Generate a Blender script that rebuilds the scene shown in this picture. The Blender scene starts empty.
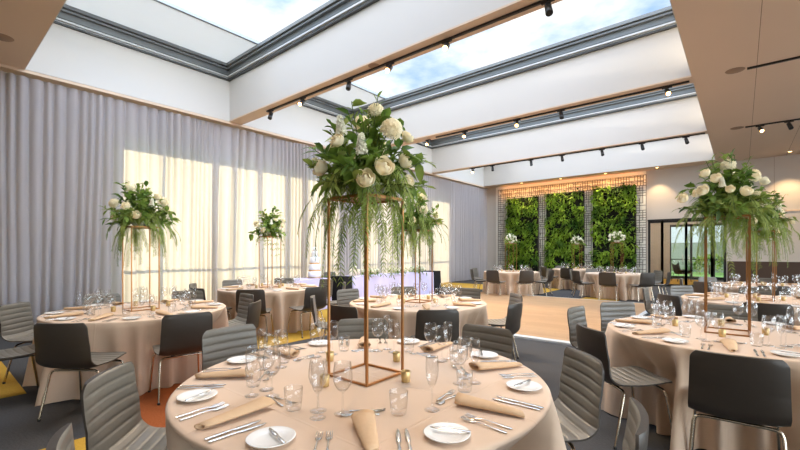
import bpy, math, random
from mathutils import Vector, Matrix, noise
PI = math.pi
C = bpy.context.scene.collection
SC = bpy.context.scene
def rad(d): return d * PI / 180
# ------------------------------------------------------------------ camera frame (metres; camera stands at the origin)
CH, FX, HZ, YAW = 1.42, 407.0, 252.0, rad(40)
FW = Vector((-math.sin(YAW), math.cos(YAW), 0)); RT = Vector((math.cos(YAW), math.sin(YAW), 0))
def at(px, t):                       # ground point seen in column px at depth t
    return FW * t + RT * ((px - 400) / FX * t)
def on(px, py, z):                   # point of the level z seen at a pixel
    t = FX * (CH - z) / (py - HZ); p = at(px, t); p.z = z; return p
def back_x(px, Y):                   # X of the column px on the plane y = Y
    xc = (px - 400) / FX; d = FW + RT * xc; return d.x * Y / d.y
# ------------------------------------------------------------------ materials
def lin(c):
    return tuple(((v/255)/12.92 if v/255 <= .04045 else ((v/255+.055)/1.055)**2.4) for v in c) + (1,)
def new(name):
    m = bpy.data.materials.new(name); m.use_nodes = True
    nt = m.node_tree; return m, nt, nt.nodes['Principled BSDF'], nt.nodes['Material Output']
def pm(name, col, rough=.5, metal=0, noise_scale=0, var=.08, bump=0, spec=.5, sheen=0):
    m, nt, b, o = new(name)
    b.inputs['Base Color'].default_value = lin(col); b.inputs['Roughness'].default_value = rough
    b.inputs['Metallic'].default_value = metal; b.inputs['Specular IOR Level'].default_value = spec
    if sheen: b.inputs['Sheen Weight'].default_value = sheen
    if noise_scale:
        tc = nt.nodes.new('ShaderNodeTexCoord'); n = nt.nodes.new('ShaderNodeTexNoise')
        n.inputs['Scale'].default_value = noise_scale; n.inputs['Detail'].default_value = 4
        nt.links.new(tc.outputs['Object'], n.inputs['Vector'])
        mx = nt.nodes.new('ShaderNodeMix'); mx.data_type = 'RGBA'
        c = lin(col)
        mx.inputs['A'].default_value = tuple(v*(1-var) for v in c[:3]) + (1,)
        mx.inputs['B'].default_value = tuple(min(1, v*(1+var)) for v in c[:3]) + (1,)
        nt.links.new(n.outputs['Fac'], mx.inputs['Factor']); nt.links.new(mx.outputs['Result'], b.inputs['Base Color'])
        if bump:
            bp = nt.nodes.new('ShaderNodeBump'); bp.inputs['Strength'].default_value = bump; bp.inputs['Distance'].default_value = .01
            nt.links.new(n.outputs['Fac'], bp.inputs['Height']); nt.links.new(bp.outputs['Normal'], b.inputs['Normal'])
    return m
def glass_mat(name, tint=(1, 1, 1), refl=1.0, ior=1.45, rough=0.0):
    m, nt, b, o = new(name); nt.nodes.remove(b)
    tr = nt.nodes.new('ShaderNodeBsdfTransparent'); tr.inputs['Color'].default_value = tint + (1,)
    gl = nt.nodes.new('ShaderNodeBsdfGlossy'); gl.inputs['Roughness'].default_value = rough
    lw = nt.nodes.new('ShaderNodeLayerWeight'); pw = nt.nodes.new('ShaderNodeMath'); pw.operation = 'POWER'; pw.inputs[1].default_value = 3
    mu = nt.nodes.new('ShaderNodeMath'); mu.operation = 'MULTIPLY_ADD'; mu.inputs[1].default_value = refl; mu.inputs[2].default_value = .045; mu.use_clamp = True
    mx = nt.nodes.new('ShaderNodeMixShader')
    nt.links.new(lw.outputs['Facing'], pw.inputs[0]); nt.links.new(pw.outputs[0], mu.inputs[0]); nt.links.new(mu.outputs[0], mx.inputs[0])
    nt.links.new(tr.outputs[0], mx.inputs[1]); nt.links.new(gl.outputs[0], mx.inputs[2]); nt.links.new(mx.outputs[0], o.inputs[0])
    return m
def emit(name, col, s):
    m, nt, b, o = new(name); b.inputs['Base Color'].default_value = (0, 0, 0, 1)
    b.inputs['Emission Color'].default_value = lin(col); b.inputs['Emission Strength'].default_value = s; return m
def translucent(name, col, tcol, f, rough=.9, noise_scale=0, var=.2, col2=None):
    m, nt, b, o = new(name)
    b.inputs['Base Color'].default_value = lin(col); b.inputs['Roughness'].default_value = rough; b.inputs['Specular IOR Level'].default_value = .25
    t = nt.nodes.new('ShaderNodeBsdfTranslucent'); t.inputs['Color'].default_value = lin(tcol)
    mx = nt.nodes.new('ShaderNodeMixShader'); mx.inputs[0].default_value = f
    nt.links.new(b.outputs[0], mx.inputs[1]); nt.links.new(t.outputs[0], mx.inputs[2]); nt.links.new(mx.outputs[0], o.inputs[0])
    if noise_scale:
        tc = nt.nodes.new('ShaderNodeTexCoord'); n = nt.nodes.new('ShaderNodeTexNoise'); n.inputs['Scale'].default_value = noise_scale
        nt.links.new(tc.outputs['Object'], n.inputs['Vector'])
        r = nt.nodes.new('ShaderNodeValToRGB'); r.color_ramp.elements[0].position = .35; r.color_ramp.elements[1].position = .65
        r.color_ramp.elements[0].color = lin(col); r.color_ramp.elements[1].color = lin(col2 or tcol)
        nt.links.new(n.outputs['Fac'], r.inputs[0]); nt.links.new(r.outputs[0], b.inputs['Base Color'])
        nt.links.new(r.outputs[0], t.inputs['Color'])
    return m
def wood_floor():
    m, nt, b, o = new('dance_floor_oak')
    tc = nt.nodes.new('ShaderNodeTexCoord'); br = nt.nodes.new('ShaderNodeTexBrick'); br.offset = .37
    br.inputs['Scale'].default_value = 1; br.inputs['Brick Width'].default_value = 1.2; br.inputs['Row Height'].default_value = .12
    br.inputs['Mortar Size'].default_value = .003
    br.inputs['Color1'].default_value = lin((194, 154, 112)); br.inputs['Color2'].default_value = lin((182, 141, 101)); br.inputs['Mortar'].default_value = lin((170, 122, 84))
    nt.links.new(tc.outputs['Object'], br.inputs['Vector']); nt.links.new(br.outputs['Color'], b.inputs['Base Color'])
    b.inputs['Roughness'].default_value = .38
    return m
def cloth_mat(name, col, crease=True):
    m, nt, b, o = new(name)
    b.inputs['Roughness'].default_value = .85; b.inputs['Specular IOR Level'].default_value = .2
    b.inputs['Sheen Weight'].default_value = .15
    tc = nt.nodes.new('ShaderNodeTexCoord'); n = nt.nodes.new('ShaderNodeTexNoise'); n.inputs['Scale'].default_value = 3
    nt.links.new(tc.outputs['Object'], n.inputs['Vector'])
    mx = nt.nodes.new('ShaderNodeMix'); mx.data_type = 'RGBA'; c = lin(col)
    mx.inputs['A'].default_value = tuple(v*.95 for v in c[:3]) + (1,); mx.inputs['B'].default_value = tuple(min(1, v*1.05) for v in c[:3]) + (1,)
    nt.links.new(n.outputs['Fac'], mx.inputs['Factor']); nt.links.new(mx.outputs['Result'], b.inputs['Base Color'])
    if crease:                                                     # ironed fold lines, a grid about half a metre wide
        sp = nt.nodes.new('ShaderNodeSeparateXYZ'); nt.links.new(tc.outputs['Object'], sp.inputs[0]); hs = []
        for ax in (0, 1):
            pp = nt.nodes.new('ShaderNodeMath'); pp.operation = 'PINGPONG'; pp.inputs[1].default_value = .3
            nt.links.new(sp.outputs[ax], pp.inputs[0])
            mn = nt.nodes.new('ShaderNodeMath'); mn.operation = 'MINIMUM'; mn.inputs[1].default_value = .008
            nt.links.new(pp.outputs[0], mn.inputs[0]); hs.append(mn)
        ad = nt.nodes.new('ShaderNodeMath'); ad.operation = 'ADD'
        nt.links.new(hs[0].outputs[0], ad.inputs[0]); nt.links.new(hs[1].outputs[0], ad.inputs[1])
        bp = nt.nodes.new('ShaderNodeBump'); bp.inputs['Strength'].default_value = .25; bp.inputs['Distance'].default_value = 1
        bp.invert = True
        nt.links.new(ad.outputs[0], bp.inputs['Height']); nt.links.new(bp.outputs['Normal'], b.inputs['Normal'])
    return m
T = {}
T['soffit'] = pm('tan_ceiling_paint', (216, 191, 167), .8, noise_scale=.6, var=.03)
T['white'] = pm('white_plaster', (206, 201, 195), .8, noise_scale=.5, var=.02)
T['wall'] = pm('warm_white_wall', (202, 192, 182), .8, noise_scale=.5, var=.03)
T['bright'] = pm('bright_white_board', (240, 236, 228), .8, noise_scale=.5, var=.02)
T['joint'] = pm('dark_joint', (140, 112, 90), .9)  # brown of the panel joints themselves
T['steel'] = pm('grey_steel', (128, 132, 134), .4, .3, noise_scale=2, var=.08)
T['darksteel'] = pm('dark_grey_steel', (74, 76, 76), .45, .2)
T['ltsteel'] = pm('pale_aluminium', (200, 202, 203), .35, .2)
T['panel'] = translucent('roof_panel_white', (216, 215, 212), (235, 235, 232), .42)
T['carpet'] = pm('charcoal_carpet', (72, 71, 71), .95, noise_scale=60, var=.25, bump=.4, spec=.15)
T['mustard'] = pm('mustard_carpet', (180, 142, 56), .95, noise_scale=60, var=.2, bump=.4, spec=.15)
T['rust'] = pm('rust_carpet', (150, 82, 44), .95, noise_scale=60, var=.2, bump=.4, spec=.15)
T['oak'] = wood_floor()
T['trimwhite'] = pm('silver_edge', (225, 225, 222), .35, .2)
T['curtain'] = translucent('sheer_grey_curtain', (174, 169, 173), (252, 234, 200), .30, noise_scale=0)
T['cloth'] = cloth_mat('taupe_linen', (212, 184, 158))
T['napkin'] = pm('tan_linen_napkin', (208, 174, 138), .85, noise_scale=40, var=.06, bump=.15, spec=.2)
T['lav'] = cloth_mat('lavender_cloth', (202, 194, 226), False)
T['black'] = pm('black_cloth', (30, 28, 29), .85, noise_scale=8, var=.1, spec=.2)
T['leather'] = pm('grey_leather', (110, 104, 94), .36, noise_scale=30, var=.08, bump=.06)
T['leatherback'] = pm('dark_grey_leather', (58, 50, 42), .45, noise_scale=30, var=.08, bump=.05)
T['chrome'] = pm('satin_chrome', (205, 192, 172), .18, 1, noise_scale=3, var=.03)
T['rubber'] = pm('black_rubber', (22, 22, 22), .6)
T['gold'] = pm('brushed_gold', (168, 118, 72), .36, .85, noise_scale=6, var=.08)
T['mercury'] = pm('gold_mercury_glass', (208, 178, 122), .35, .5, noise_scale=45, var=.35)
T['wax'] = pm('ivory_wax', (240, 228, 200), .5)
T['china'] = pm('white_china', (238, 234, 228), .12)
T['cutlery'] = pm('polished_cutlery', (214, 211, 206), .14, 1)
T['glass'] = glass_mat('clear_glassware', (.985, .985, .985), .75)
T['pane'] = glass_mat('window_glass', (.95, .97, .96), .7)
T['frame'] = pm('black_aluminium', (28, 27, 27), .4, noise_scale=3, var=.1)
T['wframe'] = pm('grey_window_frame', (90, 86, 80), .5)
T['leaf'] = translucent('glossy_green_leaf', (72, 102, 40), (104, 146, 40), .26, .5, 9, col2=(130, 156, 66))
T['fern'] = translucent('fern_green', (108, 132, 54), (138, 160, 70), .32, .65, 9, col2=(156, 168, 88))
T['stem'] = pm('green_stem', (78, 92, 44), .7)
T['cream'] = translucent('cream_petal', (254, 240, 204), (254, 242, 205), .28, .7, 20, col2=(254, 246, 220))
T['whitepetal'] = translucent('white_petal', (244, 240, 222), (250, 248, 230), .2, .7)
T['living'] = translucent('living_wall_green', (54, 90, 20), (120, 160, 36), .22, .55, 1.6, col2=(140, 170, 48))
T['livingback'] = pm('dark_planter_felt', (26, 26, 20), .95, noise_scale=8, var=.3)
T['lattice'] = pm('bronze_lattice', (104, 96, 86), .5, .2)
T['brownwood'] = pm('dark_brown_panel', (74, 54, 40), .5, noise_scale=4, var=.12)
T['trackblack'] = pm('black_track', (36, 30, 27), .5)
T['can'] = pm('dark_grey_can', (60, 60, 60), .4, .3)
T['lamp'] = emit('warm_lamp', (255, 196, 120), 14)
T['strip'] = emit('warm_led_strip', (255, 172, 88), 15)
T['disc'] = pm('speaker_grille', (150, 124, 102), .8)
T['icing'] = pm('white_icing', (244, 242, 240), .5, noise_scale=30, var=.03)
T['ribbon'] = pm('gold_ribbon', (205, 150, 70), .35, .5)
T['lawn'] = pm('lawn_green', (96, 130, 52), .95, noise_scale=3, var=.3)
T['fence'] = pm('pale_fence', (150, 154, 140), .8, noise_scale=2, var=.1)
T['pave'] = pm('pale_paving', (190, 182, 170), .9, noise_scale=2, var=.1)
# ------------------------------------------------------------------ mesh builder
class M:
    def __init__(s): s.v = []; s.f = []; s.sm = []; s.mi = []
    def add(s, vs, fs, smooth=False, mi=0):
        k = len(s.v); s.v += [tuple(v) for v in vs]
        for f in fs: s.f.append(tuple(i+k for i in f)); s.sm.append(smooth); s.mi.append(mi)
    def box(s, lo, hi, mi=0, mat=None):
        x0, y0, z0 = lo; x1, y1, z1 = hi
        vs = [(x0,y0,z0),(x1,y0,z0),(x1,y1,z0),(x0,y1,z0),(x0,y0,z1),(x1,y0,z1),(x1,y1,z1),(x0,y1,z1)]
        if mat: vs = [mat @ Vector(v) for v in vs]
        s.add(vs, [(3,2,1,0),(4,5,6,7),(0,1,5,4),(1,2,6,5),(2,3,7,6),(3,0,4,7)], False, mi)
    def grid(s, rows, closed=False, smooth=True, mi=0, flip=False):
        n = len(rows[0]); vs = [p for r in rows for p in r]; fs = []
        for i in range(len(rows)-1):
            for j in range(n if closed else n-1):
                a, b = i*n+j, i*n+(j+1) % n
                q = (a, b, b+n, a+n); fs.append(q[::-1] if flip else q)
        s.add(vs, fs, smooth, mi)
    def lathe(s, prof, n=20, c=(0,0,0), mi=0, smooth=True, caps=True):
        rows = [[(c[0]+r*math.cos(2*PI*j/n), c[1]+r*math.sin(2*PI*j/n), c[2]+z) for j in range(n)] for r, z in prof]
        s.grid(rows, True, smooth, mi)
        if caps:
            if prof[0][0] > 1e-4: s.add(rows[0], [tuple(range(n))[::-1]], False, mi)
            if prof[-1][0] > 1e-4: s.add(rows[-1], [tuple(range(n))], False, mi)
    def tube(s, path, r, n=8, mi=0, caps=True, smooth=True):
        P = [Vector(p) for p in path]; rs = r if isinstance(r, (list, tuple)) else [r]*len(P); rows = []; up = None
        for i, p in enumerate(P):
            d = (P[min(i+1, len(P)-1)] - P[max(i-1, 0)]).normalized()
            if up is None:
                up = Vector((0,0,1)) if abs(d.z) < .9 else Vector((1,0,0))
            a = d.cross(up).normalized(); b = a.cross(d).normalized(); up = b
            rows.append([p + (a*math.cos(2*PI*k/n) + b*math.sin(2*PI*k/n))*rs[i] for k in range(n)])
        s.grid(rows, True, smooth, mi)
        if caps: s.add(rows[0], [tuple(range(n))], False, mi); s.add(rows[-1], [tuple(range(n))[::-1]], False, mi)
    def bar(s, a, b, w, mi=0, h=None):           # square bar
        a, b = Vector(a), Vector(b); d = (b-a).normalized(); up = Vector((0,0,1)) if abs(d.z) < .9 else Vector((0,1,0))
        u = d.cross(up).normalized()*w/2; v = u.cross(d).normalized()*(h or w)/2
        vs = [a-u-v, a+u-v, a+u+v, a-u+v, b-u-v, b+u-v, b+u+v, b-u+v]
        s.add(vs, [(0,1,2,3),(7,6,5,4),(0,4,5,1),(1,5,6,2),(2,6,7,3),(3,7,4,0)], False, mi)
    def build(s, name, mats, parent=None, loc=None, rz=0):
        me = bpy.data.meshes.new(name); me.from_pydata(s.v, [], s.f)
        me.polygons.foreach_set('use_smooth', s.sm)
        for m in (mats if isinstance(mats, (list, tuple)) else [mats]): me.materials.append(T[m])
        me.polygons.foreach_set('material_index', s.mi); me.update()
        o = bpy.data.objects.new(name, me); C.objects.link(o)
        if parent: o.parent = parent
        if loc is not None: o.location = loc
        if rz: o.rotation_euler = (0, 0, rz)
        return o
def tag(o, label=None, cat=None, group=None, kind=None):
    for k, v in (('label', label), ('category', cat), ('group', group), ('kind', kind)):
        if v: o[k] = v
    return o
def empty(name, loc=(0,0,0), rz=0):
    o = bpy.data.objects.new(name, None); o.empty_display_size = .1; C.objects.link(o)
    o.location = loc; o.rotation_euler = (0, 0, rz); return o
def kids(o): return [c for c in KID.get(o.name, [])]
KID = {}
def index_kids():
    KID.clear()
    for o in bpy.data.objects:
        if o.parent: KID.setdefault(o.parent.name, []).append(o)
def copy_tree(o, parent=None, loc=None, rz=None):
    c = o.copy(); C.objects.link(c); c.parent = parent
    if loc is not None: c.location = loc
    if rz is not None: c.rotation_euler = (0, 0, rz)
    for k in kids(o): copy_tree(k, c)
    return c
def struct(m, name, mats, parent=None):
    o = m.build(name, mats, parent)
    if not parent: o['kind'] = 'structure'
    return o
def boxes(name, mats, lst, parent=None):
    m = M()
    for b in lst: m.box(b[0], b[1], b[2] if len(b) > 2 else 0)
    return struct(m, name, mats, parent)
# ------------------------------------------------------------------ room shell
ZC = 4.85; YB = 19.9; XL = -10.75; XR = 6.5; YF = -3.6
SX0, SX1 = -10.33, -.74                       # skylight band
EDG = [(1.32, 5.32), (5.67, 9.76), (10.16, 14.45), (14.76, 19.1)]
m = M()
m.box((XL-.2, YF-.2, -.2), (XR+.2, YB+9, 0), 0)
for a, b, k in (((-10.7, 3.2), (-5.42, 9.5), 1), ((-10.7, -2), (-5.5, .72), 1), ((-6.3, 1.18), (-3.45, 3.05), 2), ((-3.85, -.3), (-3.2, .85), 1),
                ((-10.7, 13.85), (-5.25, 16.0), 1), ((-3.75, 12.8), (-2.75, 13.6), 1), ((-4.4, 20.6), (-1.6, 25.5), 1)):
    m.box((a[0], a[1], 0), (b[0], b[1], .004), k)
struct(m, 'floor', ['carpet', 'mustard', 'rust'])
# dance floor
df = empty('dance_floor', (-4.4, 9.6, 0)); tag(df, 'pale oak dance floor laid on the grey carpet mid room', 'dance floor')
m = M(); m.box((-2.65, -3.05, .002), (2.65, 3.05, .03)); m.build('parquet', 'oak', df)
for lo, hi in (((-2.75, -3.2, .002), (2.75, -3.05, .032)), ((-2.75, 3.05, .002), (2.75, 3.12, .032)),
               ((-2.75, -3.05, .002), (-2.65, 3.05, .032)), ((2.65, -3.05, .002), (2.75, 3.05, .032))):
    m = M(); m.box(lo, hi); m.build('edge_trim', 'trimwhite', df)
# ceiling soffit (tan) with the skylight band cut out
boxes('ceiling', ['soffit', 'joint'], [
    ((XL-.2, YF-.2, ZC), (SX0, YB+.2, ZC+.25)), ((SX1, YF-.2, ZC), (XR+.2, YB+9, ZC+.25)),
    ((SX0, YF-.2, ZC), (SX1, EDG[0][0], ZC+.25)), ((SX0, EDG[3][1], ZC), (SX1, YB+.2, ZC+.25)),
    ((.213, YF, ZC-.0015), (.221, YB, ZC+.01), 1), ((1.213, YF, ZC-.0015), (1.221, YB, ZC+.01), 1),
    ((-9.6, 19.28, ZC-.002), (-4.6, 19.34, ZC+.01), 1), ((3.6, YF, ZC-.0015), (3.608, YB, ZC+.01), 1),
    ((-6.5, YB+.2, 3.4), (SX1, YB+9, 3.6))])
for a, b in ((5.32, 5.67), (9.76, 10.16), (14.45, 14.76)):
    boxes('trim_beam', ['white', 'soffit'], [((SX0, a, ZC+.03), (SX1, b, 6.3)), ((SX0, a-.004, ZC), (SX1, b+.004, ZC+.03), 1)])
TZ = 6.3
boxes('wall_skylight_left', 'white', [((SX0-.15, EDG[0][0], ZC+.006), (SX0+.012, EDG[3][1], TZ))])
boxes('wall_skylight_right', 'white', [((SX1-.012, EDG[0][0], ZC+.006), (SX1+.15, EDG[3][1], TZ))])
boxes('wall_skylight_front', 'white', [((SX0, EDG[0][0]-.15, ZC+.006), (SX1, EDG[0][0]+.012, TZ))])
boxes('wall_skylight_back', 'white', [((SX0, EDG[3][1]-.012, ZC+.006), (SX1, EDG[3][1]+.15, TZ))])
# retractable roof lights: steel guide frames round each shaft, panels slid to the left
for i, (a, b) in enumerate(EDG):
    root = empty('window_%d' % (i+3), ((SX0+SX1)/2, (a+b)/2, 0)); root['kind'] = 'structure'
    hx, hy = (SX1-SX0)/2, (b-a)/2
    sides = [((-hx, -hy), (hx, -hy), (0, 1)), ((-hx, hy), (hx, hy), (0, -1)), ((-hx, -hy), (-hx, hy), (1, 0)), ((hx, -hy), (hx, hy), (-1, 0))]
    for p, q, n in sides:
        m = M()
        for z0, z1, dep, k in ((5.90, 5.935, .07, 1), (5.935, 5.965, .045, 2), (5.965, 6.00, .1, 2), (6.00, 6.02, .10, 1), (6.02, 6.16, .05, 0), (6.16, 6.20, .12, 0), (6.20, 6.22, .10, 1), (6.22, 6.29, .16, 0)):
            x0, x1 = sorted((p[0], q[0] + n[0]*dep)); y0, y1 = sorted((p[1], q[1] + n[1]*dep))
            m.box((x0, y0, z0), (x1, y1, z1), k)
        m.build('frame_rail', ['steel', 'darksteel', 'ltsteel'], root)
    m = M(); m.box((-hx+.02, -hy+.02, 6.305), (-hx+1.62, hy-.02, 6.33)); m.build('roof_panel', 'panel', root)
    m = M(); m.box((-hx+1.6, -hy+.02, 6.295), (-hx+1.66, hy-.02, 6.36)); m.build('panel_edge', 'steel', root)
# walls
WY = [(2.92, 9.24), (10.2, 16.0)]; WH = 3.82
boxes('wall_left', 'white', [((XL-.25, YF-.2, 0), (XL, WY[0][0], ZC)), ((XL-.25, WY[0][1], 0), (XL, WY[1][0], ZC)),
      ((XL-.25, WY[1][1], 0), (XL, YB+.2, ZC)), ((XL-.25, WY[0][0], WH), (XL, WY[0][1], ZC)), ((XL-.25, WY[1][0], WH), (XL, WY[1][1], ZC))])
for i, (a, b) in enumerate(WY):
    root = empty('window_%d' % (i+1), (XL-.12, (a+b)/2, 0)); root['kind'] = 'structure'
    h = (b-a)/2; n = 3
    m = M()
    for k in range(n+1):
        y = -h + 2*h*k/n; m.box((-.04, y-.03, .02), (.04, y+.03, WH-.02))
    m.box((-.04, -h, .0), (.04, h, .06)); m.box((-.04, -h, WH-.06), (.04, h, WH)); m.box((-.04, -h, 1.0), (.04, h, 1.06))
    m.build('frame', 'wframe', root)
    m = M(); m.box((-.008, -h+.02, .05), (.008, h-.02, WH-.05)); m.build('glass', 'pane', root)
DX = [back_x(p, YB) for p in (649, 662, 686, 712, 725)]; DH = 2.72
boxes('wall_back', 'wall', [((XL-.25, YB, 0), (DX[0]-.04, YB+.2, ZC)), ((DX[4]+.04, YB, 0), (XR+.2, YB+.2, ZC)), ((DX[0]-.04, YB, DH+.05), (DX[4]+.04, YB+.2, ZC))])
boxes('wall_right', 'wall', [((XR, YF-.2, 0), (XR+.2, -2.5, ZC)), ((XR, 17, 0), (XR+.2, YB+.2, ZC)), ((XR, -2.5, 4.2), (XR+.2, 17, ZC))] + [((XR, y, 0), (XR+.2, y+.25, 4.2)) for y in (2, 7, 12)])  # unseen wall; its openings are added to let in more daylight
boxes('wall_front', 'wall', [((XL-.25, YF-.2, 0), (XR+.2, YF, ZC))])
boxes('trim_wainscot', 'brownwood', [((DX[4]+.07, YB-.03, 0), (XR, YB, 1.07))])
boxes('trim_picture_rail', 'soffit', [((DX[4]+.07, YB-.025, 2.86), (XR, YB, 2.91))])
boxes('trim_wall_joint', 'joint', [((.9, YB-.004, 2.91), (.908, YB, ZC))])
boxes('trim_curtain_rail', 'soffit', [((-10.42, YF, ZC-.055), (SX0+.012, YB, ZC-.002))])
boxes('trim_lattice_backing', 'bright', [((back_x(496, YB), YB-.02, 0), (back_x(646, YB), YB, ZC))])
# glazed doors in the back wall
def leaf_door(name, x0, x1, handle):
    root = empty(name, ((x0+x1)/2, YB+.05, 0)); root['kind'] = 'structure'; h = (x1-x0)/2
    m = M()
    for s in (-1, 1): m.box((s*h-.045, -.035, 0), (s*h+.045, .035, DH))
    m.box((-h, -.035, DH-.09), (h, .035, DH)); m.box((-h, -.035, 0), (h, .035, .1)); m.build('frame', 'frame', root)
    m = M(); m.box((-h+.04, -.006, .1), (h-.04, .006, DH-.09)); m.build('glass', 'pane', root)
    if handle:
        m = M(); x = handle*(h-.1); m.tube([(x, -.04, .9), (x, -.09, .92), (x, -.09, 1.28), (x, -.04, 1.3)], .012); m.build('handle', 'chrome', root)
leaf_door('window_7', DX[0], DX[1], 0); leaf_door('door_1', DX[1], DX[2], 1); leaf_door('door_2', DX[2], DX[3], -1); leaf_door('window_8', DX[3], DX[4], 0)
boxes('trim_door_head', 'frame', [((DX[0]-.05, YB-.02, DH), (DX[4]+.05, YB+.12, DH+.06))])
# foyer beyond
FY = 26.5
boxes('wall_foyer_left', 'wall', [((-4.4, YB+.2, 0), (-4.2, FY, 3.4))]); boxes('wall_foyer_right', 'wall', [((2.6, YB+.2, 0), (2.8, FY, 3.4))])
boxes('wall_foyer_back', 'wall', [((-4.4, FY, 0), (-3.0, FY+.2, 3.4)), ((-3.0, FY, 2.9), (2.8, FY+.2, 3.4))])
fw = empty('window_9', (-.1, FY+.1, 0)); fw['kind'] = 'structure'
m = M()
for x in [-2.9 + .95*k for k in range(7)]: m.box((x-.05, -.05, 0), (x+.05, .05, 2.9))
m.box((-2.9, -.05, 0), (2.85, .05, .12)); m.box((-2.9, -.05, 2.78), (2.85, .05, 2.9)); m.box((-2.9, -.04, 1.0), (2.85, .04, 1.05)); m.build('frame', 'frame', fw)
m = M(); m.box((-2.88, -.006, .1), (2.83, .006, 2.8)); m.build('glass', 'pane', fw)
m = M(); m.box((-60, YB+9, -.25), (60, 120, -.02)); m.box((-80, -60, -.35), (XL-.25, 120, -.05)); m.box((XL-.25, -60, -.35), (60, YF-.2, -.05), 1); m.box((XR+.2, YF-.2, -.35), (60, YB+9, -.05), 1); struct(m, 'ground', ['lawn', 'pave'])
boxes('trim_garden_fence', 'fence', [((-16, 36, -.02), (16, 36.12, 2.1))])
for x, y in ((-3.2, 21.5), (-1, 21.5), (-3.2, 24), (-1, 24), (1.2, 22.5)):  # point lights without fittings, added to brighten the foyer
    l = bpy.data.lights.new('foyer_fill', 'POINT'); l.energy = 38; l.color = (1, .88, .74); l.shadow_soft_size = .08
    o = bpy.data.objects.new('foyer_fill', l); C.objects.link(o); o.location = (x, y, 3.3)
# curtain
def curtain():
    m = M(); y = YF+.02; H = ZC-.1; N = 1300; NY = 9; L = YB-.35-y; ph = 0; phs = []
    for i in range(N):
        yy = y + L*i/(N-1)
        per = .16*(2.3**(1.6*noise.noise((yy*2.3, 3.3, 0))))
        ph += PI*(L/N)/per; phs.append(ph)
    rows = []
    for k in range(NY+1):
        z = .02 + (H-.02)*k/NY; f = 1 - k/NY; row = []
        for i in range(N):
            yy = y + L*i/(N-1)
            a = (.105 + .03*f)*(1 + .9*noise.noise((yy*1.1, 7.1, f*.7)))
            lean = .30*f*noise.noise((yy*.45, 1.7, 0)) + .05*f*noise.noise((yy*2.2, 4.7, f))
            p = phs[i] + .5*f*noise.noise((yy*.9, 9.9, f*1.2))
            xx = -10.52 + a*abs(math.sin(p))**.7 + .02*noise.noise((yy*.6, 2.2, f*1.5)) + .008*noise.noise((yy*9, 2.2, f*3))
            row.append((xx, yy+lean, z))
        rows.append(row)
    m.grid(rows); return m
CU = tag(curtain().build('curtain', 'curtain'), 'long sheer grey curtain drawn across the whole left wall', 'curtain')
for px, wpx in ((163, 3), (215, 8), (233, 3), (260, 6), (287, 3), (302, 5), (322, 3), (378, 5), (398, 4), (412, 3), (428, 4)):   # gathered edges where two drops of fabric overlap
    ys = []
    for p in (px-wpx/2, px+wpx/2):
        d = FW + RT*((p-400)/FX); ys.append(d.y*-10.5/d.x)
    m = M(); n_ = max(8, int((ys[1]-ys[0])*40)); sd = px*.37
    m.grid([[(-10.60 + .03*math.sin(j*1.5+sd), ys[0] + (ys[1]-ys[0])*j/n_ + .07*(1-z/4.7)*math.sin(sd+z*.6) , z) for j in range(n_+1)] for z in (.03, .8, 1.6, 2.4, 3.2, 4.0, 4.74)])
    m.build('overlapping_edge', 'curtain', CU)
# ------------------------------------------------------------------ lattice screen and living walls
LX = [back_x(p, YB-.25) for p in (498, 505.5, 538, 544.5, 584, 591, 636, 646)]
ZT = 4.66; ZH = 4.22
ls = empty('lattice_screen', ((LX[0]+LX[7])/2, YB-.2, 0)); tag(ls, 'tall bronze rectilinear lattice screen framing the three green wall panels', 'screen')
def lattice(x0, x1, z0, z1, cell, seed):
    rnd = random.Random(seed); m = M(); ox = (LX[0]+LX[7])/2
    nx = max(2, round((x1-x0)/cell)); nz = max(2, round((z1-z0)/cell))
    gx = [x0-ox + (x1-x0)*i/nx for i in range(nx+1)]; gz = [z0 + (z1-z0)*i/nz for i in range(nz+1)]; w = .011
    for i, x in enumerate(gx):
        j = 0
        while j < nz:
            k = j + rnd.choice((1, 2, 3)); k = min(k, nz)
            if i in (0, nx) or rnd.random() < .78: m.box((x-w, -.025, gz[j]), (x+w, .0, gz[k]))
            j = k
    for j, z in enumerate(gz):
        i = 0
        while i < nx:
            k = min(nx, i + rnd.choice((1, 2, 3)))
            if j in (0, nz) or rnd.random() < .78: m.box((gx[i]-w, -.024, z-w), (gx[k]+w, .001, z+w))
            i = k
    return m
for i, (a, b) in enumerate(((0, 1), (2, 3), (4, 5), (6, 7))):
    lattice(LX[a], LX[b], .05, ZH, .105, i).build('lattice_column', 'lattice', ls)
lattice(LX[0], LX[7], ZH, ZT, .105, 9).build('lattice_header', 'lattice', ls)
lt = empty('light_strip', ((LX[0]+LX[7])/2, YB-.18, 0)); tag(lt, 'warm light strip glowing behind the top of the lattice screen', 'light')
hw = (LX[7]-LX[0])/2 - .08
for z in (ZT-.05, ZH+.17):
    m = M(); m.box((-hw, -.014, z-.012), (hw, -.004, z+.022)); m.build('baffle', 'lattice', lt)
    m = M(); m.box((-hw, -.003, z-.008), (hw, .004, z+.012)); m.build('led_tape', 'strip', lt)
def leaf(m, p, d, n, L, W, droop=.25, mi=0):
    d = d.normalized(); s = d.cross(n)
    if s.length < 1e-4: s = d.cross(Vector((1, .3, 0)))
    s.normalize(); n = s.cross(d)
    S = ((.0, .06), (.3, .9), (.62, .85), (1, .03)); L3 = []
    for t, w in S:
        c = p + d*(L*t) - Vector((0, 0, 1))*(droop*L*t*t)
        L3.append((c + s*(W*w/2) + n*(.14*W*w), c, c - s*(W*w/2) + n*(.14*W*w)))
    m.grid(L3, False, True, mi)
rg = random.Random(11)
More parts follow.
